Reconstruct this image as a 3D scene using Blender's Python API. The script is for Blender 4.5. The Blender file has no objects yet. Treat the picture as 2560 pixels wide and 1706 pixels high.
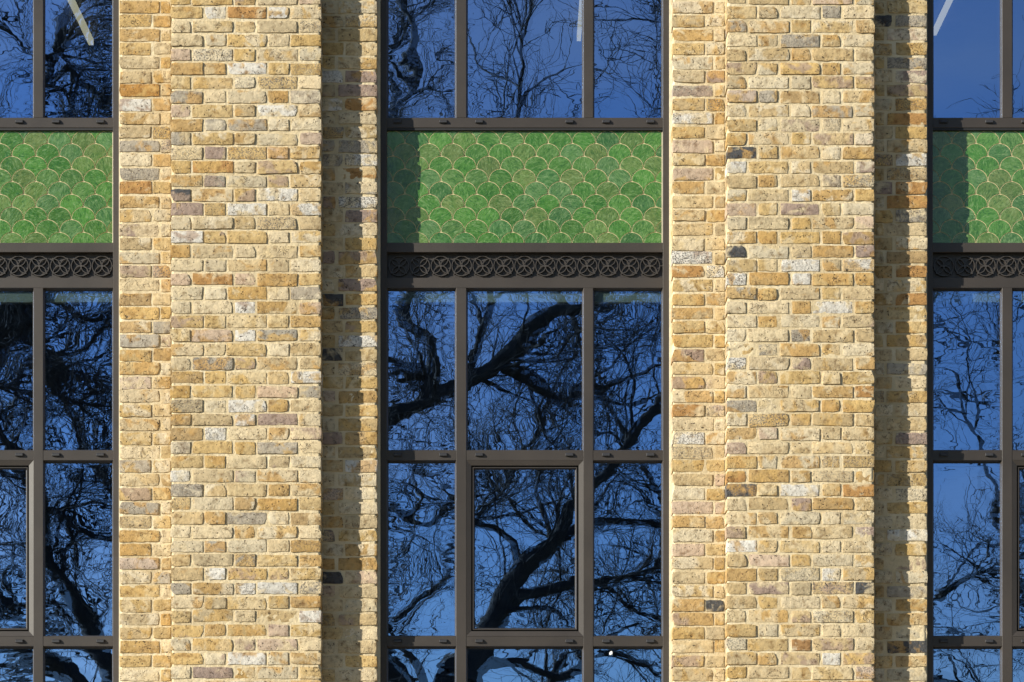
import bpy, math, random
import numpy as np
from mathutils import Vector, Matrix, noise as mnoise

random.seed(7)
R = math.radians
scene = bpy.context.scene
COL = scene.collection

# ------------------------------------------------------------------ camera
# a long lens with rise: the camera stands on the pavement opposite and
# looks horizontally, shifted up to the first floor windows
CAM_D, EYE = 12.0, 1.6
S = 5.486 / 2560.0            # metres per photo pixel on the pilaster face
HX, HY = 1280.0, 2319.0       # vanishing point of the view axis in the photo
cam_data = bpy.data.cameras.new('camera')
cam = bpy.data.objects.new('camera', cam_data)
COL.objects.link(cam)
cam.location = (0, -CAM_D, EYE)
cam.rotation_euler = (R(90), 0, 0)
cam_data.sensor_width = 36
cam_data.lens = 36 * CAM_D / 5.486
cam_data.shift_y = (HY - 853) / 2560.0
cam_data.clip_start = 0.1
cam_data.clip_end = 2000
scene.camera = cam

# ------------------------------------------------------------------ light
SUN_EL, SUN_AZ = 19.6, 61.8   # azimuth: degrees to the left of the facade normal
sv = Vector((-math.sin(R(SUN_AZ)) * math.cos(R(SUN_EL)),
             -math.cos(R(SUN_AZ)) * math.cos(R(SUN_EL)), math.sin(R(SUN_EL))))
world = bpy.data.worlds.new('World')
scene.world = world
world.use_nodes = True
wn = world.node_tree
wn.nodes.clear()
sky = wn.nodes.new('ShaderNodeTexSky')
sky.sky_type = 'NISHITA'
sky.sun_disc = False
sky.sun_elevation = R(SUN_EL)
sky.sun_rotation = math.atan2(sv.x, sv.y)
sky.air_density = 1.0
sky.dust_density = 0.3
sky.ozone_density = 3.0
bgn = wn.nodes.new('ShaderNodeBackground')
bgn.inputs['Strength'].default_value = 0.078
wo = wn.nodes.new('ShaderNodeOutputWorld')
# thin high cloud drifting over the whole sky
tcs = wn.nodes.new('ShaderNodeTexCoord')
mps = wn.nodes.new('ShaderNodeMapping'); mps.inputs['Scale'].default_value = (1.0, 1.0, 2.2)
nzs = wn.nodes.new('ShaderNodeTexNoise'); nzs.inputs['Scale'].default_value = 4.2; nzs.inputs['Detail'].default_value = 5
nzs.inputs['Roughness'].default_value = 0.5
mrs = wn.nodes.new('ShaderNodeMapRange'); mrs.interpolation_type = 'SMOOTHSTEP'
mrs.inputs[1].default_value = 0.45; mrs.inputs[2].default_value = 0.72; mrs.inputs[4].default_value = 0.36
bws = wn.nodes.new('ShaderNodeRGBToBW')
mls = wn.nodes.new('ShaderNodeMath'); mls.operation = 'MULTIPLY'; mls.inputs[1].default_value = 1.9
mxs = wn.nodes.new('ShaderNodeMix'); mxs.data_type = 'RGBA'
wn.links.new(tcs.outputs['Generated'], mps.inputs[0]); wn.links.new(mps.outputs[0], nzs.inputs['Vector'])
wn.links.new(nzs.outputs['Fac'], mrs.inputs[0]); wn.links.new(mrs.outputs[0], mxs.inputs[0])
wn.links.new(sky.outputs[0], bws.inputs[0]); wn.links.new(bws.outputs[0], mls.inputs[0])
wn.links.new(sky.outputs[0], mxs.inputs[6]); wn.links.new(mls.outputs[0], mxs.inputs[7])
wn.links.new(mxs.outputs[2], bgn.inputs[0])
wn.links.new(bgn.outputs[0], wo.inputs[0])

sun_d = bpy.data.lights.new('sun', 'SUN')
sun_d.energy = 5.0
sun_d.angle = R(0.5)
sun_d.color = (1.0, 0.95, 0.825)
sun = bpy.data.objects.new('sun', sun_d)
COL.objects.link(sun)
sun.location = (-20, -12, 14)
sun.rotation_euler = (-sv).to_track_quat('-Z', 'Y').to_euler()

scene.view_settings.view_transform = 'Standard'
scene.view_settings.look = 'None'
scene.view_settings.gamma = 1
scene.view_settings.use_curve_mapping = False
scene.view_settings.exposure = 0.79
scene.cycles.max_bounces = 8
scene.cycles.transparent_max_bounces = 12

# ------------------------------------------------------------------ helpers
def X(px, d=0.0): return (px - HX) * S * (CAM_D + d) / CAM_D
def Z(py, d=0.0): return EYE + (HY - py) * S * (CAM_D + d) / CAM_D

def link(o, parent=None):
    COL.objects.link(o)
    if parent is not None: o.parent = parent
    return o

def empty(name, loc, label, cat, group=None):
    o = bpy.data.objects.new(name, None)
    o.empty_display_size = 0.1
    link(o)
    o.location = loc
    o['label'] = label; o['category'] = cat
    if group: o['group'] = group
    return o

def mesh_of(name, verts, faces, mat=None, smooth=False):
    me = bpy.data.meshes.new(name)
    me.from_pydata([tuple(v) for v in verts], [], [tuple(f) for f in faces])
    if mat: me.materials.append(mat)
    if smooth: me.polygons.foreach_set('use_smooth', [True] * len(me.polygons))
    me.update()
    return me

def ob(name, me, parent=None, kind=None):
    """mesh given in world coordinates; keeps them under a translated parent"""
    o = bpy.data.objects.new(name, me)
    link(o, parent)
    if parent is not None:
        w = world_loc(parent)
        o.location = (-w.x, -w.y, -w.z)
    if kind: o['kind'] = kind
    return o

def world_loc(o):
    v = Vector((0, 0, 0))
    while o is not None:
        v += o.location; o = o.parent
    return v

class MB:
    def __init__(s): s.v = []; s.f = []
    def box(s, x0, x1, y0, y1, z0, z1, c=0.0):
        """box; the front (-y) edges carry a chamfer c"""
        if c <= 0:
            b = len(s.v)
            s.v += [(x0,y0,z0),(x1,y0,z0),(x1,y1,z0),(x0,y1,z0),(x0,y0,z1),(x1,y0,z1),(x1,y1,z1),(x0,y1,z1)]
            s.f += [(b,b+3,b+2,b+1),(b+4,b+5,b+6,b+7),(b,b+1,b+5,b+4),(b+1,b+2,b+6,b+5),(b+2,b+3,b+7,b+6),(b+3,b,b+4,b+7)]
            return s
        rings = [[(x0,y1,z0),(x1,y1,z0),(x1,y1,z1),(x0,y1,z1)],
                 [(x0,y0+c,z0),(x1,y0+c,z0),(x1,y0+c,z1),(x0,y0+c,z1)],
                 [(x0+c,y0,z0+c),(x1-c,y0,z0+c),(x1-c,y0,z1-c),(x0+c,y0,z1-c)]]
        s.loft(rings, True, True)
        return s
    def loft(s, rings, cap0=False, cap1=False):
        b = len(s.v); n = len(rings[0])
        for r in rings: s.v += [tuple(p) for p in r]
        for i in range(len(rings) - 1):
            for j in range(n):
                k = (j + 1) % n
                s.f.append((b+i*n+j, b+i*n+k, b+(i+1)*n+k, b+(i+1)*n+j))
        if cap0: s.f.append(tuple(b + j for j in reversed(range(n))))
        if cap1: s.f.append(tuple(b + (len(rings)-1)*n + j for j in range(n)))
        return s
    def frame(s, a, b, ya, yb):
        """sloping rectangular ring from rect a=(x0,x1,z0,z1) at depth ya to rect b at yb"""
        ra = [(a[0],ya,a[2]),(a[1],ya,a[2]),(a[1],ya,a[3]),(a[0],ya,a[3])]
        rb = [(b[0],yb,b[2]),(b[1],yb,b[2]),(b[1],yb,b[3]),(b[0],yb,b[3])]
        return s.loft([ra, rb])
    def bar(s, pts, w, d, closed=False, y=0.0):
        """flat bar of width w, depth d along a path of (x, z) points, front face at y"""
        n = len(pts); rings = []
        for i in range(n):
            if closed: p0, p1 = pts[(i-1) % n], pts[(i+1) % n]
            else: p0, p1 = pts[max(i-1,0)], pts[min(i+1,n-1)]
            tx, tz = p1[0]-p0[0], p1[1]-p0[1]
            L = math.hypot(tx, tz) or 1
            nx, nz = -tz/L*w/2, tx/L*w/2
            x, z = pts[i]
            rings.append([(x+nx,y,z+nz),(x-nx,y,z-nz),(x-nx,y+d,z-nz),(x+nx,y+d,z+nz)])
        if closed: rings.append(rings[0])
        return s.loft(rings, not closed, not closed)
    def build(s, name, mat, parent=None, kind=None, smooth=False):
        return ob(name, mesh_of(name, s.v, s.f, mat, smooth), parent, kind)

# ------------------------------------------------------------------ materials
def newmat(name):
    m = bpy.data.materials.new(name); m.use_nodes = True
    nt = m.node_tree; nt.nodes.clear()
    out = nt.nodes.new('ShaderNodeOutputMaterial')
    return m, nt, out

class NT:
    def __init__(s, nt): s.nt = nt
    def n(s, t, **kw):
        x = s.nt.nodes.new(t)
        for k, v in kw.items(): setattr(x, k, v)
        return x
    def l(s, a, b): s.nt.links.new(a, b)
    def val(s, inp, v):
        if hasattr(v, 'is_linked') or isinstance(v, bpy.types.NodeSocket): s.l(v, inp)
        else: inp.default_value = v
    def noise(s, vec, scale, detail=2, rough=0.5, w=None, dist=0.0):
        x = s.n('ShaderNodeTexNoise', noise_dimensions='4D' if w is not None else '3D')
        s.l(vec, x.inputs['Vector'])
        x.inputs['Scale'].default_value = scale
        x.inputs['Detail'].default_value = detail
        x.inputs['Roughness'].default_value = rough
        x.inputs['Distortion'].default_value = dist
        if w is not None: s.val(x.inputs['W'], w)
        return x.outputs['Fac']
    def math(s, op, a, b=0.0, clamp=False):
        x = s.n('ShaderNodeMath', operation=op, use_clamp=clamp)
        s.val(x.inputs[0], a); s.val(x.inputs[1], b)
        return x.outputs[0]
    def step(s, a, lo, hi, t0=0.0, t1=1.0):
        x = s.n('ShaderNodeMapRange', interpolation_type='SMOOTHSTEP')
        s.val(x.inputs[0], a)
        x.inputs[1].default_value = lo; x.inputs[2].default_value = hi
        x.inputs[3].default_value = t0; x.inputs[4].default_value = t1
        return x.outputs[0]
    def mix(s, f, a, b, mode='MIX'):
        x = s.n('ShaderNodeMix', data_type='RGBA', blend_type=mode)
        s.val(x.inputs[0], f); s.val(x.inputs[6], a); s.val(x.inputs[7], b)
        return x.outputs[2]
    def ramp(s, f, stops, interp='LINEAR'):
        x = s.n('ShaderNodeValToRGB')
        x.color_ramp.interpolation = interp
        e = x.color_ramp.elements
        while len(e) < len(stops): e.new(0.5)
        for i, (p, c) in enumerate(stops):
            e[i].position = p; e[i].color = (*c, 1)
        s.val(x.inputs[0], f)
        return x.outputs[0]
    def bump(s, h, dist, strength=1.0, normal=None):
        x = s.n('ShaderNodeBump')
        x.inputs['Distance'].default_value = dist
        x.inputs['Strength'].default_value = strength
        s.l(h, x.inputs['Height'])
        if normal is not None: s.l(normal, x.inputs['Normal'])
        return x.outputs[0]

def brick_material(name, per_vertex=False):
    m, nt, out = newmat(name); g = NT(nt)
    tc = g.n('ShaderNodeTexCoord').outputs['Object']
    oi = g.n('ShaderNodeObjectInfo')
    if per_vertex:
        at = g.n('ShaderNodeAttribute', attribute_name='tone')
        base, alpha = at.outputs['Color'], at.outputs['Alpha']
        rnd = g.n('ShaderNodeSeparateColor'); g.l(at.outputs['Color'], rnd.inputs[0])
        r = g.math('FRACT', g.math('MULTIPLY', rnd.outputs[0], 91.7))
    else:
        base, alpha, r = oi.outputs['Color'], oi.outputs['Alpha'], oi.outputs['Random']
    w = g.math('MULTIPLY', r, 57.0)
    r2 = g.math('FRACT', g.math('MULTIPLY', r, 13.7))
    r3 = g.math('FRACT', g.math('MULTIPLY', r, 29.3))
    # large patches of a second firing colour
    p1 = g.noise(tc, 11, 3, 0.55, w, 0.6)
    tint = g.ramp(r2, [(0.0, (0.56,0.47,0.31)), (0.28, (0.43,0.27,0.10)), (0.55, (0.57,0.51,0.39)),
                       (0.66, (0.46,0.31,0.12)), (0.84, (0.33,0.25,0.20)), (0.90, (0.52,0.42,0.25))], 'CONSTANT')
    lo = g.math('ADD', 0.43, g.math('MULTIPLY', r3, 0.12))
    f1 = g.math('MULTIPLY', g.math('MULTIPLY', g.math('SUBTRACT', p1, lo), 12.0, True), 0.8)
    c = g.mix(f1, base, tint)
    # soft tonal drift and mortar smears
    p2 = g.noise(tc, 34, 5, 0.62, w)
    c = g.mix(1.0, c, g.ramp(p2, [(0.28, (0.40,0.31,0.22)), (0.47, (0.95,0.92,0.88)), (0.72, (1.26,1.20,1.12))]), 'MULTIPLY')
    p3 = g.noise(tc, 24, 4, 0.6, g.math('ADD', w, 9.0))
    c = g.mix(g.step(p3, 0.58, 0.70, 0, 0.55), c, (0.60,0.50,0.33,1))
    # rusty and sooty flecks
    p4 = g.noise(tc, 75, 3, 0.6, g.math('ADD', w, 3.0))
    c = g.mix(g.step(p4, 0.60, 0.71, 0, 0.60), c, (0.20,0.11,0.05,1))
    # speckled bricks (alpha below 1)
    sp = g.noise(tc, 130, 2, 0.5, w)
    spf = g.math('MULTIPLY', g.step(sp, 0.50, 0.58), g.math('SUBTRACT', 1.0, alpha))
    c = g.mix(spf, c, (0.11,0.105,0.10,1))
    # pits and creases
    pit = g.noise(tc, 88, 1, 0.4, g.math('ADD', w, 21.0))
    gate = g.noise(tc, 16, 1, 0.5, g.math('ADD', w, 5.0))
    pm = g.math('MULTIPLY', g.step(pit, 0.67, 0.71), g.step(gate, 0.38, 0.50))
    cr = g.noise(tc, 13, 3, 0.55, g.math('ADD', w, 31.0), 0.8)
    crl = g.math('ABSOLUTE', g.math('SUBTRACT', cr, 0.52))
    crm = g.math('MULTIPLY', g.step(crl, 0.0, 0.010, 1, 0), g.step(gate, 0.53, 0.60))
    c = g.mix(g.math('MULTIPLY', pm, 0.85), c, (0.045,0.032,0.022,1))
    c = g.mix(g.math('MULTIPLY', crm, 0.5), c, (0.12,0.08,0.05,1))
    h = g.math('MULTIPLY', g.noise(tc, 75, 7, 0.72, w), 0.62)
    h = g.math('ADD', h, g.math('MULTIPLY', g.noise(tc, 18, 2, 0.5, w), 0.45))
    h = g.math('SUBTRACT', h, g.math('MULTIPLY', pm, 0.8))
    h = g.math('SUBTRACT', h, g.math('MULTIPLY', crm, 0.5))
    b = g.n('ShaderNodeBsdfPrincipled')
    b.inputs['Roughness'].default_value = 0.9
    b.inputs['Specular IOR Level'].default_value = 0.25
    g.l(c, b.inputs['Base Color'])
    g.l(g.bump(h, 0.0090, 1.0), b.inputs['Normal'])
    g.l(b.outputs[0], out.inputs[0])
    return m

def mortar_material():
    m, nt, out = newmat('mortar'); g = NT(nt)
    tc = g.n('ShaderNodeTexCoord').outputs['Object']
    n1 = g.noise(tc, 6, 5, 0.6); n2 = g.noise(tc, 260, 3, 0.6); n3 = g.noise(tc, 45, 4, 0.6)
    c = g.ramp(n1, [(0.3, (0.50,0.40,0.245)), (0.5, (0.585,0.48,0.305)), (0.7, (0.65,0.56,0.39))])
    c = g.mix(g.step(n2, 0.60, 0.75, 0, 0.45), c, (0.28,0.20,0.11,1))
    c = g.mix(g.step(n3, 0.60, 0.72, 0, 0.3), c, (0.68,0.60,0.44,1))
    c = g.mix(1.0, c, g.ramp(g.noise(tc, 2.3, 4, 0.6), [(0.3, (0.78,0.74,0.68)), (0.5, (1,1,1)), (0.7, (1.05,1.05,1.06))]), 'MULTIPLY')
    h = g.math('ADD', g.math('MULTIPLY', n3, 1.3), g.math('MULTIPLY', n2, 0.45))
    b = g.n('ShaderNodeBsdfPrincipled'); b.inputs['Roughness'].default_value = 0.95
    b.inputs['Specular IOR Level'].default_value = 0.2
    g.l(c, b.inputs['Base Color']); g.l(g.bump(h, 0.0045, 1.0), b.inputs['Normal'])
    g.l(b.outputs[0], out.inputs[0])
    return m

def simple(name, col, rough=0.6, metal=0.0, var=0.12, bumpd=0.0, nscale=8.0, spec=0.5):
    m, nt, out = newmat(name); g = NT(nt)
    tc = g.n('ShaderNodeTexCoord').outputs['Object']
    n1 = g.noise(tc, nscale, 5, 0.6)
    lo = tuple(c * (1 - var) for c in col); hi = tuple(min(1, c * (1 + var)) for c in col)
    b = g.n('ShaderNodeBsdfPrincipled')
    b.inputs['Roughness'].default_value = rough
    b.inputs['Metallic'].default_value = metal
    b.inputs['Specular IOR Level'].default_value = spec
    g.l(g.ramp(n1, [(0.3, lo), (0.7, hi)]), b.inputs['Base Color'])
    if bumpd: g.l(g.bump(g.noise(tc, nscale * 12, 4, 0.6), bumpd), b.inputs['Normal'])
    g.l(b.outputs[0], out.inputs[0])
    return m

def metal_material():
    m, nt, out = newmat('bronze_coated_metal'); g = NT(nt)
    tc = g.n('ShaderNodeTexCoord').outputs['Object']
    n1 = g.noise(tc, 2.2, 4, 0.6); n2 = g.noise(tc, 120, 3, 0.7); n3 = g.noise(tc, 420, 2, 0.5)
    c = g.ramp(n1, [(0.3, (0.034,0.028,0.0245)), (0.7, (0.043,0.035,0.030))])
    c = g.mix(g.step(n2, 0.70, 0.80, 0, 0.5), c, (0.12,0.11,0.10,1))
    b = g.n('ShaderNodeBsdfPrincipled')
    b.inputs['Metallic'].default_value = 0.0
    g.l(c, b.inputs['Base Color'])
    g.l(g.step(n1, 0.2, 0.8, 0.42, 0.55), b.inputs['Roughness'])
    g.l(g.bump(n3, 0.0002), b.inputs['Normal'])
    g.l(b.outputs[0], out.inputs[0])
    return m

def tile_material():
    m, nt, out = newmat('green_glaze'); g = NT(nt)
    tc = g.n('ShaderNodeTexCoord').outputs['Object']
    oi = g.n('ShaderNodeObjectInfo')
    w = g.math('MULTIPLY', oi.outputs['Random'], 40.0)
    rot = g.n('ShaderNodeVectorRotate', rotation_type='Y_AXIS')
    g.l(tc, rot.inputs['Vector']); g.l(g.math('MULTIPLY', oi.outputs['Random'], 6.28), rot.inputs['Angle'])
    mp = g.n('ShaderNodeMapping'); g.l(rot.outputs[0], mp.inputs[0]); mp.inputs['Scale'].default_value = (1, 1, 3.0)
    n1 = g.noise(tc, 16, 5, 0.65, w, 0.8); n2 = g.noise(mp.outputs[0], 30, 6, 0.72, w, 1.6)
    n3 = g.noise(tc, 60, 5, 0.65, w)
    c = g.mix(1.0, oi.outputs['Color'], g.ramp(n1, [(0.32, (0.60,0.85,0.55)), (0.5, (1,1,1)), (0.68, (1.35,1.18,1.5))]), 'MULTIPLY')
    c = g.mix(g.step(n2, 0.50, 0.66, 0, 0.65), c, (0.24,0.34,0.16,1))
    c = g.mix(g.step(n2, 0.38, 0.49, 0.8, 0), c, (0.016,0.070,0.016,1))
    c = g.mix(g.step(n3, 0.62, 0.75, 0, 0.45), c, (0.26,0.34,0.16,1))
    b = g.n('ShaderNodeBsdfPrincipled')
    g.l(c, b.inputs['Base Color'])
    b.inputs['Roughness'].default_value = 0.14
    b.inputs['IOR'].default_value = 1.75
    g.l(g.bump(g.noise(tc, 24, 4, 0.55, w), 0.0030), b.inputs['Normal'])
    g.l(b.outputs[0], out.inputs[0])
    return m

def glass_material():
    """coated double glazing: two slightly uneven reflecting panes over a clear view in"""
    m, nt, out = newmat('coated_glass'); g = NT(nt)
    tc = g.n('ShaderNodeTexCoord').outputs['Object']
    oi = g.n('ShaderNodeObjectInfo')
    edge = g.n('ShaderNodeAttribute', attribute_name='edge').outputs['Fac']
    amp = oi.outputs['Alpha']
    w = g.math('MULTIPLY', oi.outputs['Random'], 33.0)
    def coat(seed, d1, d2):
        mp = g.n('ShaderNodeMapping'); g.l(tc, mp.inputs[0]); mp.inputs['Scale'].default_value = (1.0, 1.0, 1.35)
        a = g.noise(mp.outputs[0], 3.4, 0.0, 0.45, g.math('ADD', w, seed))
        b_ = g.noise(mp.outputs[0], 13, 1.0, 0.5, g.math('ADD', w, seed + 4))
        mq = g.n('ShaderNodeMapping'); g.l(tc, mq.inputs[0]); mq.inputs['Scale'].default_value = (0.35, 1, 1)
        c_ = g.noise(mq.outputs[0], 32, 0, 0.5, g.math('ADD', w, seed + 8))
        h = g.math('ADD', g.math('MULTIPLY', a, d1), g.math('MULTIPLY', b_, d2))
        h = g.math('ADD', h, g.math('MULTIPLY', g.math('MULTIPLY', c_, edge), d2 * 1.4))
        h = g.math('MULTIPLY', h, amp)
        gl = g.n('ShaderNodeBsdfGlossy'); gl.inputs['Roughness'].default_value = 0.0
        gl.inputs['Color'].default_value = (0.34, 0.56, 1.0, 1)
        g.l(g.bump(h, 0.001), gl.inputs['Normal'])
        return gl.outputs[0]
    g1 = coat(0.0, 0.95, 0.03); g2 = coat(50.0, 1.4, 0.05)
    mx = g.n('ShaderNodeMixShader'); mx.inputs[0].default_value = 0.16
    g.l(g1, mx.inputs[1]); g.l(g2, mx.inputs[2])
    tr = g.n('ShaderNodeBsdfTransparent'); tr.inputs[0].default_value = (0.62, 0.72, 0.72, 1)
    m2 = g.n('ShaderNodeMixShader'); m2.inputs[0].default_value = 0.66
    g.l(tr.outputs[0], m2.inputs[1]); g.l(mx.outputs[0], m2.inputs[2])
    g.l(m2.outputs[0], out.inputs[0])
    return m

def lamp_material():
    m, nt, out = newmat('lit_diffuser'); g = NT(nt)
    b = g.n('ShaderNodeBsdfPrincipled')
    b.inputs['Base Color'].default_value = (0.8, 0.75, 0.62, 1)
    b.inputs['Emission Color'].default_value = (1.0, 0.86, 0.60, 1)
    b.inputs['Emission Strength'].default_value = 0.8
    g.l(b.outputs[0], out.inputs[0])
    return m

M_BRICK = brick_material('stock_brick')
M_BRICKV = brick_material('stock_brick_far', True)
M_MORTAR = mortar_material()
M_METAL = metal_material()
M_DARK = simple('black_gasket', (0.012,0.012,0.013), 0.6)
M_LUG = simple('grey_plastic', (0.028,0.028,0.032), 0.5)
M_FRIEZE = simple('dark_bronze', (0.036,0.030,0.027), 0.5, nscale=20, var=0.2, bumpd=0.0003)
M_LATT = simple('dark_bronze_lattice', (0.050,0.043,0.038), 0.42, nscale=20)
M_GROUT = simple('cream_grout', (0.52,0.46,0.27), 0.85, nscale=30, bumpd=0.0008)
M_SEAL = simple('beige_sealant', (0.58,0.52,0.38), 0.7, nscale=30, bumpd=0.0006)
M_TILE = tile_material()
M_GLASS = glass_material()
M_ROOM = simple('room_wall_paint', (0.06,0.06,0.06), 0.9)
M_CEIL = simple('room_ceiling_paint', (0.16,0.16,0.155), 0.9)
M_BLIND = simple('blind_fabric', (0.75,0.80,0.70), 0.8, nscale=20)
M_WHITE = simple('white_paper', (0.85,0.85,0.86), 0.5)
M_LAMP = lamp_material()
M_BARK = simple('bark', (0.038,0.034,0.027), 0.95, var=0.35, nscale=6, bumpd=0.01)
M_STONE = simple('stone', (0.33,0.29,0.22), 0.9, nscale=5, bumpd=0.003)
M_PAVE = simple('paving', (0.36,0.30,0.22), 0.9, nscale=3, bumpd=0.002)
M_ROAD = simple('asphalt', (0.05,0.05,0.05), 0.9, nscale=20, bumpd=0.003)
M_GROUND = simple('park_ground', (0.09,0.10,0.05), 1.0, nscale=2, bumpd=0.01)
M_GRASSY = M_GROUND

# ------------------------------------------------------------------ ground, street
def sheet(name, x0, x1, y0, y1, z, mat):
    o = ob(name, mesh_of(name, [(x0,y0,z),(x1,y0,z),(x1,y1,z),(x0,y1,z)], [(0,1,2,3)], mat))
    o['kind'] = 'structure'; return o
sheet('ground', -600, 600, -600, 600, -0.13, M_GROUND)
sheet('road', -80, 80, -9.5, -3.2, -0.12, M_ROAD)
b = MB().box(-80, 80, -3.2, 0.30, -0.125, 0.0); b.build('pavement', M_PAVE, kind='structure')
b = MB().box(-80, 80, -13.0, -9.5, -0.125, 0.0); b.build('pavement', M_PAVE, kind='structure')

# ------------------------------------------------------------------ rooms behind the glass
DF = 0.217                       # depth of the window frame face
DW = 0.1125                      # depth of the set back brick wall face
b = MB()
XL, XR = -7.0, 7.0
def inward(z0, z1, d0, d1):
    v = [(XL,d0,z0),(XR,d0,z0),(XR,d1,z0),(XL,d1,z0),(XL,d0,z1),(XR,d0,z1),(XR,d1,z1),(XL,d1,z1)]
    return v
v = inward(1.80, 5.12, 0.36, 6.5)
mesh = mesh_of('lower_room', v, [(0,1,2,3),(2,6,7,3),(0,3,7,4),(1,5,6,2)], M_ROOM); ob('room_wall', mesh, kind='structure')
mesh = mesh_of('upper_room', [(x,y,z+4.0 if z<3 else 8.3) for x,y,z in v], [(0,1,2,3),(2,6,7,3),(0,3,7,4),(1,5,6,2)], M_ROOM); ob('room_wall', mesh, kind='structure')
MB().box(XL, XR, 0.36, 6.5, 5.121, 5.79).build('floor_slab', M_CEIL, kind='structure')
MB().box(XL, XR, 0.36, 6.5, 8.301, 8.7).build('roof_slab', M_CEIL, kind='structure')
MB().box(XL, XR, 0.0, 0.34, 8.72, 9.0).build('coping', M_STONE, kind='structure')
MB().box(XL, XR, 0.235, 0.36, 0.0, 1.95).build('plinth_wall', M_STONE, kind='structure')
MB().box(XL - 0.3, XL, 0.0, 6.8, 0, 9.0).build('side_wall', M_STONE, kind='structure')
MB().box(XR, XR + 0.3, 0.0, 6.8, 0, 9.0).build('side_wall', M_STONE, kind='structure')
MB().box(XL, XR, 6.5, 6.8, 0, 9.0).build('rear_wall', M_STONE, kind='structure')

# ------------------------------------------------------------------ bricks
PAL = dict(buff=(0.455,0.36,0.215), pale=(0.53,0.455,0.32), ochre=(0.41,0.28,0.125), orange=(0.37,0.21,0.08),
           pink=(0.46,0.36,0.275), grey=(0.34,0.305,0.25), white=(0.57,0.555,0.52), dark=(0.065,0.068,0.075),
           mauve=(0.30,0.23,0.195), gold=(0.47,0.345,0.165))
WTS = [('buff',34),('pale',27),('gold',22),('ochre',9),('pink',4),('grey',2.5),('orange',1),('mauve',1),('white',1)]
NAMES = [n for n, w in WTS]; WW = [w for n, w in WTS]
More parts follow.
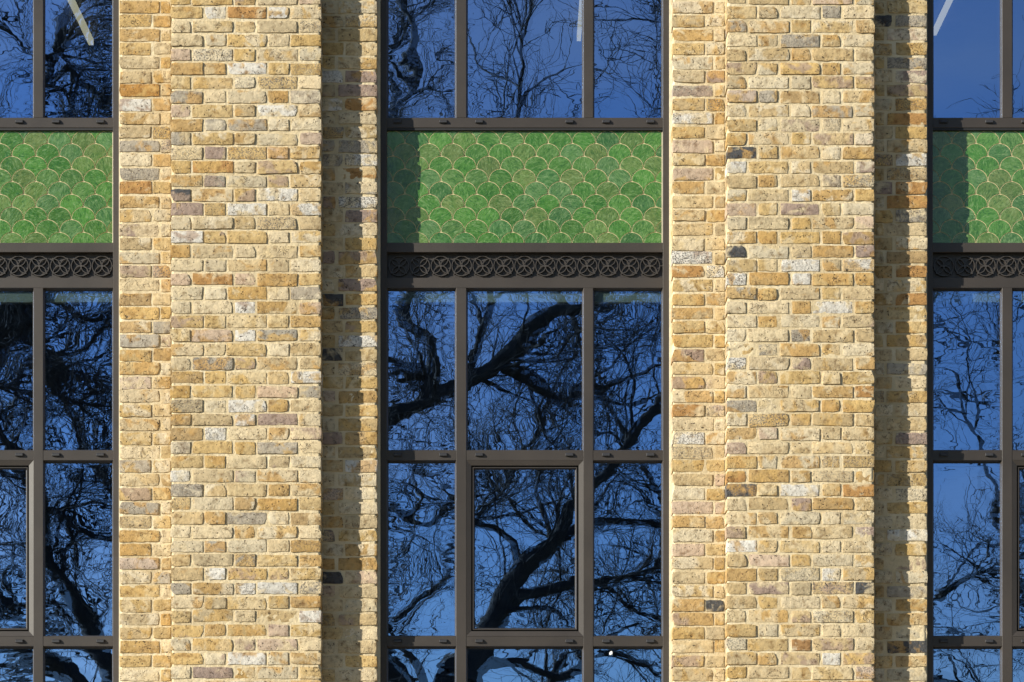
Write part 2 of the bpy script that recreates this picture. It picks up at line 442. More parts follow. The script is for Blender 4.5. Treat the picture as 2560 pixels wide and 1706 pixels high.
# bricks that stand out in the photograph: position there (in units of 1/2353 of its width) -> tone, speckle
SPECIAL = [
 (315,242,'white',0),(310,405,'grey',.5),(320,434,'orange',0),(310,465,'ochre',0),(330,86,'ochre',0),(320,270,'ochre',0),(300,340,'grey',0),(360,95,'gold',0),
 (320,118,'gold',0),(300,525,'mauve',0),(305,1160,'grey',.3),(330,30,'ochre',0),
 (415,128,'pink',0),(430,157,'ochre',0),(425,185,'gold',0),(565,158,'white',0),(430,228,'grey',0),(425,258,'pink',0),
 (655,256,'white',0),(425,293,'ochre',0),(420,320,'grey',0),(570,290,'grey',0),(515,350,'mauve',0),(495,418,'grey',.4),
 (412,450,'dark',0),(640,450,'white',.3),(455,482,'mauve',0),(565,483,'white',.2),(705,485,'white',.4),(425,545,'white',0),
 (640,223,'ochre',0),(635,30,'white',0),(520,640,'orange',0),(570,705,'white',0),(700,740,'ochre',0),(565,768,'white',0),
 (495,830,'grey',.7),(705,866,'white',.2),(490,992,'white',.5),(555,930,'white',0),(570,960,'white',.2),(412,1090,'white',.2),
 (430,1122,'grey',.5),(570,1285,'grey',.6),(412,1350,'grey',.2),(565,1350,'white',.5),(712,1350,'grey',.7),(700,1415,'white',0),
 (590,1512,'white',0),(505,400,'orange',0),(430,385,'gold',0),(520,545,'gold',0),(500,285,'grey',0),(640,350,'pink',0),(470,770,'pink',0),
 (640,960,'mauve',0),(700,545,'gold',0),(590,1190,'grey',.2),(640,640,'ochre',0),(500,1440,'ochre',0),(425,30,'gold',0),
 (828,185,'mauve',0),(765,180,'white',.3),(830,243,'orange',0),(780,215,'mauve',0),(830,375,'white',.6),(815,405,'orange',0),
 (820,468,'white',.9),(845,345,'grey',.5),(780,320,'grey',.6),(815,718,'grey',.8),(820,782,'white',.5),(768,687,'dark',.3),
 (765,600,'mauve',0),(830,900,'ochre',0),(760,375,'grey',.3),(770,815,'dark',.3),(830,670,'mauve',0),(765,1325,'dark',.3),(820,600,'ochre',0),
 (830,1280,'ochre',0),(765,1000,'mauve',0),(830,500,'mauve',.4),(765,465,'mauve',0),
 (1590,272,'white',.3),(1580,300,'gold',0),(1590,596,'white',.9),(1645,625,'white',.9),(1575,625,'orange',0),(1642,1385,'dark',.2),
 (1580,1000,'white',.7),(1580,335,'pink',0),(1575,690,'gold',0),(1580,945,'orange',0),(1640,180,'mauve',0),(1600,210,'grey',.3),(1560,1345,'gold',0),
 (1640,1060,'gold',0),(1645,500,'gold',0),(1575,1435,'ochre',0),(1640,1155,'pink',0),
 (1708,352,'dark',.3),(1690,383,'white',.2),(1985,380,'mauve',0),(1975,350,'ochre',0),(1690,577,'dark',.2),(1990,577,'mauve',.2),
 (1690,642,'white',.6),(1975,607,'white',.5),(1850,607,'white',.4),(1910,705,'white',.2),(1705,706,'pale',0),(1765,800,'grey',.4),
 (1690,830,'white',.8),(1845,765,'grey',.5),(1840,830,'mauve',.2),(1705,1120,'dark',.6),(1760,1345,'mauve',0),(1985,1345,'dark',.2),
 (1900,1310,'white',.3),(1915,1510,'white',.1),(1840,482,'mauve',0),(1845,447,'white',.2),(1690,930,'grey',.4),(1820,95,'grey',.4),
 (1775,990,'pink',0),(1980,320,'pink',.2),(1775,482,'gold',0),(1700,1090,'orange',0),(1900,895,'ochre',0),(1700,320,'gold',0),
 (1760,1090,'ochre',0),(1900,930,'gold',0),(1845,1150,'mauve',0),(1975,1120,'orange',0),(1690,1310,'ochre',0),(1765,640,'ochre',0),
 (1915,190,'gold',0),(1845,640,'white',.2),(1985,895,'orange',0),(1915,640,'gold',0),(1690,60,'grey',.2),(1710,1060,'gold',0),(1990,640,'gold',0),
 (1880,1120,'white',0),(1705,35,'ochre',0),(1970,1410,'gold',0),(1970,90,'pale',0),(1910,225,'pale',0),(1900,255,'grey',0),
 (2090,370,'white',.2),(2095,497,'grey',.6),(2100,432,'orange',0),(2090,285,'orange',0),(2095,625,'orange',0),(2095,685,'orange',0),(2100,465,'orange',0),(2025,425,'mauve',0),
 (2030,45,'dark',.4),(2090,46,'grey',.6),(2090,150,'grey',.6),(2090,190,'mauve',.3),(2025,60,'mauve',0),(2095,1350,'grey',0),(2090,1480,'dark',.3),(2085,1000,'mauve',.4)]
K = 2560 / 2353.0
SPECIAL = [(x*K, y*K, c, sp) for x, y, c, sp in SPECIAL]

PY0, DPY = 13.8, 35.117
def course_z(k):                                     # top and bottom of course k
    return Z(PY0 + DPY * k), Z(PY0 + DPY * (k + 1))

def brick_mesh(cls, seed):
    """unit: nominal length L, height 0.0605, depth .1; origin at centre of the face; front face at y=0"""
    L = dict(long=0.208, cut=0.162, head=0.102, stub=0.052)[cls]
    nx = dict(long=11, cut=9, head=7, stub=5)[cls]; nz = 4
    H = 0.0637; rnd = random.Random(seed * 31 + len(cls))
    corner = {(p, q): rnd.uniform(0.0, 0.0018) + (rnd.random() < 0.14) * rnd.uniform(0, 0.008) for p in (False, True) for q in (False, True)}
    off = Vector((seed * 3.1, len(cls) * 5.3, 0))
    e = 0.0017
    gx = [-L/2, -L/2+e] + [-L/2+e + (L-2*e)*q/(nx-2) for q in range(1, nx-2)] + [L/2-e, L/2]
    gz = [-H/2, -H/2+e, 0.0, H/2-e, H/2]
    def pos(i, j):                                    # grid incl. arris ring (index 0 and n)
        x = gx[i]; z = gz[j]
        ex = i in (0, nx); ez = j in (0, nz)
        nex = i <= 1 or i >= nx-1; nez = j <= 1 or j >= nz-1
        n = mnoise.noise_vector(Vector((x*46, 0, z*46)) + off)
        n2 = mnoise.noise(Vector((x*9, 3, z*9)) + off)
        dx = n.x * 0.0036; dz = n.z * 0.0042
        y = n.y * 0.0009 + n2 * 0.0012
        if nex or nez: y += max(0, n.x) * 0.0010
        if ex or ez: y += 0.0004
        if nex and nez:
            dx -= math.copysign(corner[i > 2, j > 2], x); dz -= math.copysign(corner[i > 2, j > 2] * 0.6, z)
        return (x + dx, y, z + dz)
    v = []; idx = {}
    for j in range(nz + 1):
        for i in range(nx + 1):
            idx[i, j] = len(v); v.append(pos(i, j))
    f = [(idx[i,j], idx[i+1,j], idx[i+1,j+1], idx[i,j+1]) for j in range(nz) for i in range(nx)]
    loop = [(i,0) for i in range(nx)] + [(nx,j) for j in range(nz)] + [(i,nz) for i in range(nx,0,-1)] + [(0,j) for j in range(nz,0,-1)]
    base = len(v)
    for q in loop:
        p = v[idx[q]]; v.append((p[0], 0.098, p[2]))
    n = len(loop)
    for a in range(n):
        c = (a + 1) % n
        f.append((idx[loop[c]], idx[loop[a]], base + a, base + c))
    me = mesh_of('brick_' + cls, v, f, M_BRICK, True)
    nf = nx * nz                                      # crisp arris: only the face itself is smooth
    es = set()
    for a in range(n):
        q1, q2 = idx[loop[a]], idx[loop[(a+1) % n]]; es.add((min(q1,q2), max(q1,q2)))
    sh = me.attributes.new('sharp_edge', 'BOOLEAN', 'EDGE')
    sh.data.foreach_set('value', [tuple(sorted(ed.vertices)) in es for ed in me.edges])
    return me, L, H
NV = dict(long=16, cut=12, head=14, stub=8)
BM = {c: [brick_mesh(c, s) for s in range(n)] for c, n in NV.items()}

def tone_for(px0, px1, py0, py1):
    for x, y, c, sp in SPECIAL:
        if px0 - 4 <= x <= px1 + 4 and py0 - 1 <= y <= py1 + 1:
            t = PAL[c]; return (*t, 1 - sp)
    c = random.choices(NAMES, WW)[0]; t = PAL[c]
    j = random.uniform(0.86, 1.12); s = random.uniform(-0.02, 0.02)
    return (t[0]*j + s, t[1]*j, max(0.02, t[2]*j - s), 1 - (random.random() < 0.05) * random.uniform(0.3, 0.8))

def place_bricks(parent, d, rows, layout, visible_rows, ghost):
    """layout[k%2] = list of (px0, px1) on the plane at depth d; ghost collects courses outside the photo"""
    pl = world_loc(parent)
    for k in rows:
        zt, zb = course_z(k)
        for (a, c) in layout[k % 2]:
            w = X(c, d) - X(a, d)
            cls = 'long' if w > 0.185 else 'cut' if w > 0.135 else 'head' if w > 0.072 else 'stub'
            me, L, H = random.choice(BM[cls])
            z = (zt + zb) / 2 + random.gauss(0, 0.0017)
            x = (X(a, d) + X(c, d)) / 2 + random.gauss(0, 0.0012)
            sx = w / L * random.uniform(0.99, 1.015); sz = random.uniform(0.91, 1.045)
            y = d + random.gauss(0, 0.0014)
            rot = (random.gauss(0, 0.008), (math.pi if random.random() < .5 else 0) + random.gauss(0, 0.009), random.gauss(0, 0.007))
            py0 = HY - (zt - EYE) / S * CAM_D / (CAM_D + d); py1 = HY - (zb - EYE) / S * CAM_D / (CAM_D + d)
            tone = tone_for(a, c, py0, py1)
            if k in visible_rows:
                o = bpy.data.objects.new('brick', me); link(o, parent)
                o.location = (x - pl.x, y - pl.y, z - pl.z)
                o.rotation_euler = rot; o.scale = (sx, 1, sz)
                o.color = tone
            else:
                b = len(ghost[0])
                m = Matrix.LocRotScale(Vector((x, y, z)), Matrix.Rotation(rot[1], 3, 'Y').to_quaternion(), Vector((sx, 1, sz)))
                ghost[0].extend(tuple(m @ q.co) for q in me.vertices)
                for p in me.polygons: ghost[1].append(tuple(b + i for i in p.vertices))
                ghost[2].extend([tone] * len(me.vertices))

def finish_ghost(parent, ghost):
    if not ghost[0]: return
    me = mesh_of('outer_courses', ghost[0], ghost[1], M_BRICKV, True)
    at = me.color_attributes.new('tone', 'FLOAT_COLOR', 'POINT')
    at.data.foreach_set('color', [c for t in ghost[2] for c in t])
    o = ob('outer_courses', me, parent, 'stuff')

def mortar_core(parent, x0, x1, d0, d1, z0, z1, xin=0.004, fine=None):
    """mortar body; its front is an uneven grid a few mm behind the brick faces"""
    a, c = x0 + xin, x1 - xin
    step = 0.012; fz0, fz1 = fine
    zs = [z0] + list(np.arange(fz0, fz1, step)) + [z1]
    n = max(3, int((c - a) / step)); xs = [a + (c - a) * i / n for i in range(n + 1)]
    yb = d0 + 0.0042
    v = []; f = []
    for z in zs:
        for x in xs:
            q = mnoise.noise(Vector((x*42, z*42, d0*50))) * 0.0016 + mnoise.noise(Vector((x*11, z*11, 7))) * 0.0012
            ex = mnoise.noise(Vector((x*3, z*50, 2.5))) * 0.002 if x in (xs[0], xs[-1]) else 0
            v.append((x + ex, yb + q, z))
    m = n + 1
    for j in range(len(zs) - 1):
        for i in range(n):
            f.append((j*m+i, j*m+i+1, (j+1)*m+i+1, (j+1)*m+i))
    b = len(v)
    for j, z in enumerate(zs): v += [(a, d1, z), (c, d1, z)]
    for j in range(len(zs) - 1):
        f.append((j*m, (j+1)*m, b+2*(j+1), b+2*j))
        f.append((j*m+n, b+2*j+1, b+2*(j+1)+1, (j+1)*m+n))
    me = mesh_of('mortar', v, f, M_MORTAR, True)
    return ob('mortar', me, parent)

VIS = set(range(-1, 50)); ALL = range(-29, 60)
FINE = (2.6, 7.0)
def pilaster(px0, px1, A, B, label, full=True):
    t = empty('brick_pilaster', ((X(px0)+X(px1))/2, 0, 0), label, 'brick pilaster', 'brick pilasters between the windows')
    g = ([], [], [])
    place_bricks(t, 0.0, ALL, {0: A, 1: B}, set(range(-1, 49)) if full else set(), g)
    finish_ghost(t, g)
    mortar_core(t, X(px0), X(px1), 0.0, 0.110, 0.0, 8.7, 0.0055, FINE)
    return t
def wall(px0, px1, A, B, label, full=True):
    t = empty('brick_wall', ((X(px0,DW)+X(px1,DW))/2, DW, 0), label, 'brick wall', 'set back brick walls behind the pilasters')
    g = ([], [], [])
    place_bricks(t, DW, ALL, {0: A, 1: B}, set(range(-1, 49)) if full else set(), g)
    finish_ghost(t, g)
    mortar_core(t, X(px0,DW), X(px1,DW), DW, 0.42, 0.0, 8.7, 0.0045, FINE)
    return t

# left pier
PLA = [(427,506.5),(512,563),(569,665),(671,721),(727,802)]
PLB = [(427,475),(481.5,580.5),(587.5,637),(643.5,742),(748.5,802)]
pilaster(427, 802, PLA, PLB, 'left of the two projecting yellow brick pilasters, between left and middle windows')
WLA = [(299,377),(383,426),(806,857),(863,942)]
WLB = [(299,397),(402.5,426),(806,832),(838.5,942)]
WLB[2] = (806,837); WLB[3] = (846,942)
wall(299, 942, WLA, WLB, 'set back brick wall showing either side of the left pilaster')
# right pier
PRA = [(1817,1890.5),(1896,1942),(1952,2048),(2056,2100),(2108,2185)]
PRB = [(1817,1864.5),(1872,1970.5),(1979.5,2026),(2032,2131.5),(2139,2185)]
pilaster(1817, 2185, PRA, PRB, 'right of the two projecting yellow brick pilasters, between middle and right windows')
WRA = [(1681,1760),(1766,1811),(2188,2231),(2239.5,2317)]
WRB = [(1681,1781),(1787,1811),(2188,2210),(2218,2317)]
wall(1681, 2317, WRA, WRB, 'set back brick wall showing either side of the right pilaster')
# piers beyond the outer windows, outside the photograph
def shift(l, o): return [(a+o, c+o) for a, c in l]
pilaster(1817+1365, 2185+1365, shift(PRA,1365), shift(PRB,1365), 'brick pilaster beyond the right window, outside the frame', False)
wall(1681+1365, 2317+1365, shift(WRA,1365), shift(WRB,1365), 'set back brick wall beyond the right window, outside the frame', False)
pilaster(427-1375, 802-1375, shift(PLA,-1375), shift(PLB,-1375), 'brick pilaster beyond the left window, outside the frame', False)
wall(299-1375, 942-1375, shift(WLA,-1375), shift(WLB,-1375), 'set back brick wall beyond the left window, outside the frame', False)

# ------------------------------------------------------------------ window bays
def rosette_mesh():
    m = MB()
    r = 0.0535
    m.bar([(r*math.cos(a), r*math.sin(a)) for a in [2*math.pi*i/36 for i in range(36)]], 0.0042, 0.010, True, 0.0)
    Lp = 0.0555; hw = 0.0118
    for q in range(4):
        a = math.pi/4 + q*math.pi/2; ca, sa = math.cos(a), math.sin(a)
        for sgn in (-1, 1):
            pts = []
            for i in range(10):
                t = i/9; u = t*Lp; w = sgn*hw*(4*t*(1-t))**0.85
                pts.append((u*ca - w*sa, u*sa + w*ca))
            m.bar(pts, 0.0042, 0.010, False, -0.0006 - 0.0002*q - 0.0001*sgn)
        m.box(Lp*ca-0.004, Lp*ca+0.004, -0.001, 0.010, Lp*sa-0.004, Lp*sa+0.004)
    m.box(-0.006, 0.006, -0.0012, 0.022, -0.006, 0.006)
    return mesh_of('rosette', m.v, m.f, M_LATT)
ROS = rosette_mesh()

def lug_mesh():
    m = MB(); w, h, d = 0.0215, 0.0085, 0.013
    m.loft([[(-w,0,-h),(w,0,-h),(w,0,h),(-w,0,h)],
            [(-w,-d*0.6,-h),(w,-d*0.6,-h),(w,-d*0.3,h),(-w,-d*0.3,h)],
            [(-w+0.002,-d,-h+0.001),(w-0.002,-d,-h+0.001),(w-0.003,-d,h-0.006),(-w+0.003,-d,h-0.006)]], True, True)
    return mesh_of('drain_cap', m.v, m.f, M_LUG)
LUG = lug_mesh()

def pane(parent, x0, x1, z0, z1, d, amp):
    """one pane of glass with an edge-distance attribute for the roller wave"""
    nx = max(6, int((x1-x0)/0.03)); nz = max(8, int((z1-z0)/0.03))
    me = bpy.data.meshes.new('glass_pane')
    xm, zm = (x0+x1)/2, (z0+z1)/2
    v = [(x0+(x1-x0)*i/nx - xm, 0, z0+(z1-z0)*j/nz - zm) for j in range(nz+1) for i in range(nx+1)]
    f = [(j*(nx+1)+i, j*(nx+1)+i+1, (j+1)*(nx+1)+i+1, (j+1)*(nx+1)+i) for j in range(nz) for i in range(nx)]
    me.from_pydata(v, [], f); me.materials.append(M_GLASS)
    at = me.attributes.new('edge', 'FLOAT', 'POINT')
    e = []
    for p in v:
        q = min(p[0]+(xm-x0), (x1-xm)-p[0], p[2]+(zm-z0), (z1-zm)-p[2])
        e.append(max(0.0, 1 - q/0.10) ** 1.5 * 2.2 + 0.12)
    at.data.foreach_set('value', e)
    o = bpy.data.objects.new('glass_pane', me); link(o, parent)
    pl = world_loc(parent)
    o.location = (xm - pl.x, d - pl.y, zm - pl.z)
    o.color = (1, 1, 1, amp)
    return o

def clip_poly(P, x0, x1, z0, z1):
    for ax, lim, keep in ((0,x0,1),(0,x1,-1),(1,z0,1),(1,z1,-1)):
        Q = []
        for i in range(len(P)):
            a, c = P[i-1], P[i]
            ia = (a[ax]-lim)*keep >= 0; ic = (c[ax]-lim)*keep >= 0
            if ia != ic:
                t = (lim-a[ax])/(c[ax]-a[ax])
                Q.append((a[0]+(c[0]-a[0])*t, a[1]+(c[1]-a[1])*t))
            if ic: Q.append(c)
        P = Q
        if len(P) < 3: return []
    return P

def scallop(a, hgt, g):
    """fish scale outline round its crown centre: half width a, row pitch hgt, joint g"""
    r = a - 0.0021
    P = [(r*math.cos(t), r*math.sin(t)) for t in [math.pi*i/16 for i in range(17)]]
    # lower edges follow the crowns of the two tiles in the row below
    def low(cx, t0, t1):
        out = []
        for i in range(9):
            t = t0 + (t1-t0)*i/8; rr = a + 0.0004
            out.append((cx + rr*math.cos(t), -hgt + rr*math.sin(t)))
        return out
    t_side = math.pi*0.5
    tc_ = math.acos(a / (a + 0.0004))
    P += [p for p in low(-a, math.pi*0.5, tc_) if p[0] > -r]
    P += [p for p in low(a, math.pi - tc_, math.pi*0.5)[1:] if p[0] < r]
    return P

A_T, H_T, G_T = X(1280+29.8, 0.24), 31.7*S*1.02, 0.0034
FULL = scallop(A_T, H_T, G_T)
def tile_from(P, name='tile'):
    th = 0.0028
    cx = sum(p[0] for p in P)/len(P); cz = sum(p[1] for p in P)/len(P)
    m = MB()
    r1 = [(x, 0.0, z) for x, z in P]; r2 = [(x, -th+0.0007, z) for x, z in P]
    r3 = [(cx+(x-cx)*0.986, -th, cz+(z-cz)*0.986) for x, z in P]
    m.loft([r1, r2, r3], False, True)
    # wind so that the front faces the street
    me = mesh_of(name, m.v, m.f, M_TILE); me.materials.append(M_GROUT)
    for p in me.polygons[:-1]: p.material_index = 1     # rough cream edge; its pale colour stands in for the rim highlight
    return me
TILE_FULL = tile_from(FULL)
GREENS = [(0.055,0.145,0.025),(0.065,0.17,0.03),(0.07,0.155,0.035),(0.095,0.165,0.04),(0.05,0.13,0.035),(0.075,0.16,0.05),(0.10,0.155,0.04),(0.055,0.16,0.025)]

def bay(off, tile_c, ros_c, label, amps, jl=951, jr=1673, wl=None, wr=None):
    P = lambda px: X(px + off, DF)
    zf = lambda py: Z(py, DF)
    root = empty('window_bay', ((P(jl)+P(jr))/2, DF, 1.95), label, 'window', 'tall bronze framed window bays')
    JL0, JL1, M10, M11, M20, M21, JR0, JR1 = P(jl), P(967), P(1140.5), P(1165.5), P(1459), P(1482.5), P(1657.5), P(jr)
    ztop, zbot = 8.3, 1.95
    ch = 0.0012
    yb = 0.36
    # members
    MB().box(JL0, JL1, DF, yb, zbot, ztop, ch).build('jamb', M_METAL, root)
    MB().box(JR0, JR1, DF, yb, zbot, ztop, ch).build('jamb', M_METAL, root)
    for a, c in ((wl, JL0), (JR1, wr)):
        if c - a > 0.001: MB().box(a, c, DF-0.022, yb-0.001, zbot, ztop).build('sealant_strip', M_SEAL, root)
    T0t, T0b, TAt, TAb, TBt, TBb = zf(294.5), zf(319.5), zf(607), zf(630.6), zf(694.8), zf(720)
    TCt, TCb, TDt, TDb = zf(1126), zf(1151), zf(1591), zf(1616)
    MB().box(JL1, JR0, DF+0.001, yb, T0b, T0t, ch).build('transom', M_METAL, root)
    MB().box(JL1, JR0, DF+0.0015, yb, TAb, TAt, ch).build('transom', M_METAL, root)
    MB().box(JL1, JR0, DF+0.001, yb, TBb, TBt, ch).build('transom', M_METAL, root)
    for a, c in ((M10, M11), (M20, M21)):
        MB().box(a, c, DF+0.0005, yb, T0t, ztop, ch).build('mullion', M_METAL, root)
        MB().box(a, c, DF+0.0005, yb, zbot, TBb, ch).build('mullion', M_METAL, root)
    for a, c in ((JL1, M10), (M11, M20), (M21, JR0)):
        for zb, zt in ((TCb, TCt), (TDb, TDt), (2.30, 2.355)):
            MB().box(a, c, DF+0.002, yb, zb, zt, ch).build('transom', M_METAL, root)
        MB().box(a, c, DF+0.002, yb, 8.2, 8.3, ch).build('transom', M_METAL, root)
    # drain caps on the transoms
    for pys in (304.5, 1137, 1603):
        for px in (994, 1108, 1198, 1423.5, 1515, 1626):
            o = bpy.data.objects.new('drain_cap', LUG); link(o, root)
            o.location = (P(px) - root.location.x, 0.0022, zf(pys) - root.location.z)
            if pys > 304.5: o.location.z += 0.0
    # panes with sloping beads
    bw, bd = 0.0065, 0.022
    cols = ((JL1, M10), (M11, M20), (M21, JR0))
    rows = ((T0t, 8.2), (TCt, TBb), (TDt, TCb), (2.355, TDb))
    for ci, (a, c) in enumerate(cols):
        for ri, (zb, zt) in enumerate(rows):
            amp = amps[ri][ci]
            if ri == 2 and ci == 1:
                # opening light: bevelled outer ring, dark gap, thin sash, glass
                ow = 0.027
                cas = empty_part('opening_casement', root)
                MB().frame((a,c,zb,zt), (a+ow,c-ow,zb+ow*1.05,zt-ow), DF+0.0005, DF+0.008).build('casement_frame', M_METAL, cas)
                i0 = (a+ow, c-ow, zb+ow*1.05, zt-ow)
                def ins(r, k): return (r[0]+k, r[1]-k, r[2]+k, r[3]-k)
                MB().frame(i0, ins(i0,0.001), DF+0.008, DF+0.032).build('gasket', M_DARK, cas)
                m = MB(); m.frame(ins(i0,0.001), ins(i0,0.008), DF+0.032, DF+0.0325); m.build('gasket', M_DARK, cas)
                s0 = ins(i0, 0.008)
                m = MB(); m.frame(s0, ins(s0,0.0005), DF+0.032, DF+0.012); m.frame(ins(s0,0.0005), ins(s0,0.0045), DF+0.012, DF+0.012)
                m.frame(ins(s0,0.0045), ins(s0,0.008), DF+0.012, DF+0.024); m.build('sash', M_METAL, cas)
                s1 = ins(s0, 0.008)
                m = MB(); m.frame(s1, ins(s1,0.004), DF+0.024, DF+0.026); m.build('gasket', M_DARK, cas)
                pane(cas, s1[0]+.003, s1[1]-.003, s1[2]+.003, s1[3]-.003, DF+0.0258, amp)
                continue
            bm = MB(); bm.frame((a,c,zb,zt), (a+bw,c-bw,zb+bw*0.8,zt-bw), DF+0.004, DF+bd)
            bm.build('glazing_bead', M_METAL, root)
            g0 = (a+bw, c-bw, zb+bw*0.8, zt-bw)
            gm = MB(); gm.frame(g0, (g0[0]+0.003, g0[1]-0.003, g0[2]+0.002, g0[3]-0.009), DF+bd, DF+bd+0.001)
            gm.build('gasket', M_DARK, root)
            pane(root, g0[0]+.002, g0[1]-.002, g0[2]+.001, g0[3]-.007, DF+bd+0.0005, amp)
            if ri == 1:
                MB().box(a+0.003, c-0.003, DF+0.032, DF+0.07, zf(752.5), zf(722), 0.002).build('blind_cassette', M_BLIND, root)
    # fish scale tile panel
    dt = DF + 0.0215
    tp = empty_part('tile_panel', root)
    pz0, pz1 = TAt, T0b
    MB().box(JL1, JR0, dt, yb, pz0, pz1).build('grout', M_GROUT, tp)
    m = MB(); m.box(JL1+0.0005, JR0-0.0005, dt-0.017, dt-0.001, pz1-0.012, pz1-0.0005); m.build('gasket', M_DARK, tp)
    m = MB(); m.box(JR0-0.006, JR0-0.001, dt-0.006, dt-0.0005, pz0+0.001, pz1-0.013); m.build('edge_trim', M_SEAL, tp)
    m = MB(); m.box(JL1+0.001, JR0-0.007, dt-0.0065, dt-0.0005, pz0+0.0005, pz0+0.003); m.build('edge_trim', M_SEAL, tp)
    cx0, py_top = tile_c
    pl = world_loc(tp)
    rest = ([], [])
    for r in range(-2, 10):
        zt = Z(py_top + 31.7*r, dt); zc = zt - (A_T - G_T/2)        # crown centre
        for i in range(-8, 30):
            xc = X(cx0, dt) + A_T * (2*i + (r % 2))
            if xc < JL1 - A_T or xc > JR0 + A_T: continue
            full = xc-A_T > JL1 and xc+A_T < JR0-0.006 and zc+A_T < pz1-0.012 and zc-H_T > pz0+0.003
            if full: me = TILE_FULL
            else:
                Q = clip_poly([(x+xc, z+zc) for x, z in FULL], JL1+0.0005, JR0-0.0065, pz0+0.0032, pz1-0.0125)
                if len(Q) < 3: continue
                ar = abs(sum(Q[i-1][0]*Q[i][1]-Q[i][0]*Q[i-1][1] for i in range(len(Q))))/2
                if ar < 2e-5: continue
                me = tile_from([(x-xc, z-zc) for x, z in Q])
            ppx = HX + xc/S*CAM_D/(CAM_D+dt)
            if ppx < -30 or ppx > 2590:
                b = len(rest[0]); rest[0].extend((q.co.x+xc, q.co.y+dt-0.0003, q.co.z+zc) for q in me.vertices)
                rest[1].extend(tuple(b+k for k in p.vertices) for p in me.polygons); continue
            o = bpy.data.objects.new('tile', me); link(o, tp)
            o.location = (xc - pl.x, dt - 0.0003 - pl.y + random.uniform(-0.0004, 0.0003), zc - pl.z)
            o.rotation_euler = (random.uniform(-0.012,0.012), 0, random.uniform(-0.012,0.012))
            gcol = random.choice(GREENS); j = random.uniform(0.85, 1.2)
            o.color = (gcol[0]*j, gcol[1]*j, gcol[2]*j, 1)
    if rest[0]:
        o = ob('outer_tiles', mesh_of('outer_tiles', rest[0], rest[1], M_TILE), tp, 'stuff'); o.color = (0.06,0.18,0.045,1)
    # frieze with rosettes
    fr = empty_part('frieze', root)
    dp = DF + 0.036
    MB().box(JL1, JR0, dp, yb, TBt, TAb).build('back_plate', M_FRIEZE, fr)
    pl = world_loc(fr)
    pitch = 52.3*S*1.02
    n0 = 0
    xs = []
    x = X(ros_c, DF)
    while x - pitch > JL1 + 0.045: x -= pitch
    while x < JR0 - 0.04:
        xs.append(x); x += pitch
    for x in xs:
        o = bpy.data.objects.new('rosette', ROS); link(o, fr)
        o.location = (x - pl.x, DF + 0.024 - pl.y, Z(664.8, DF+0.02) - pl.z)
    zc = Z(664.8, DF+0.02)
    m = MB(); m.box(JL1, xs[0]-0.0565, DF+0.021, DF+0.026, zc-0.0025, zc+0.0025); m.build('end_bar', M_LATT, fr)
    m = MB(); m.box(xs[-1]+0.0565, JR0, DF+0.021, DF+0.026, zc-0.0025, zc+0.0025); m.build('end_bar', M_LATT, fr)
    return root

def empty_part(name, parent):
    o = bpy.data.objects.new(name, None); o.empty_display_size = 0.05
    link(o, parent)
    return o

WE = lambda px: X(px, DW)
mid = bay(0, (1071.9, 360.2), 760+743/3.136, 'middle window bay between the two brick pilasters, with full green tile panel and opening casement',
          ((1.6,0.8,0.6),(1.3,0.8,0.8),(1.7,0.75,0.7),(1.1,0.9,0.6)), 951, 1673, WE(942)-0.012, WE(1681)+0.012)
left = bay(-1375, (59.3, 360.2), 148.2, 'leftmost window bay, cut off by the left edge of the photo',
          ((1.3,1.4,1.3),(1.3,1.3,1.2),(1.3,1.3,1.3),(1.2,1.3,0.9)), 951, 1674, WE(942-1375)-0.012, WE(299)+0.012)
DF = 0.230                       # this reveal is a little deeper
right = bay(1365, (2438.9, 360.2), 2466.6, 'rightmost window bay, cut off by the right edge of the photo',
          ((0.25,0.4,0.5),(1.1,1.1,1.0),(1.0,1.0,1.0),(0.7,0.8,0.8)), 951, 1673, WE(2317)-0.012, WE(1681+1365)+0.012)
DF = 0.217
# white scrap stuck to the lowest pane
def scrap():
    pts = [(-4,-4),(-1,-5.5),(1,-3.5),(3.5,-4),(4,3),(1.5,5.5),(-2,3.5),(-4.5,0)]
    d = DF + 0.0205
    cx, cz = X(1527.5, d), Z(1633, d)
    m = MB()
    m.loft([[(cx+x*S, d+0.001, cz+z*S) for x, z in pts], [(cx+x*S*0.9, d, cz+z*S*0.9) for x, z in pts]], False, True)
    m.build('paper_scrap', M_WHITE, mid)
scrap()

# ------------------------------------------------------------------ lamps inside
def strip_lamp(px, py, label, wpx=12, d1=5.0, z=8.3):
    # hangs just below the upper ceiling and runs away from the glass
    d_far = (z - 0.06 - EYE) / (S * (HY - py)) * CAM_D - CAM_D
    x = X(px, d_far)
    t = empty('ceiling_lamp', (x, d_far, z), label, 'ceiling lamp', 'linear lamps on the upper ceiling')
    w = wpx * S * (CAM_D + d_far) / CAM_D / 2
    MB().box(x-w, x+w, d_far-2.6, d_far, z-0.058, z-0.012).build('diffuser', M_LAMP, t)
    MB().box(x-w*0.8, x+w*0.8, d_far-2.55, d_far-0.02, z-0.011, z-0.0).build('housing', M_ROOM, t)
strip_lamp(228, 114, 'lit diagonal strip lamp seen through the leftmost window, top pane')
strip_lamp(1447, 104, 'lit upright strip lamp at the top of the middle window, beside its right mullion', 10)
strip_lamp(2336, 90, 'lit pale strip lamp at the top left corner of the rightmost window', 10)
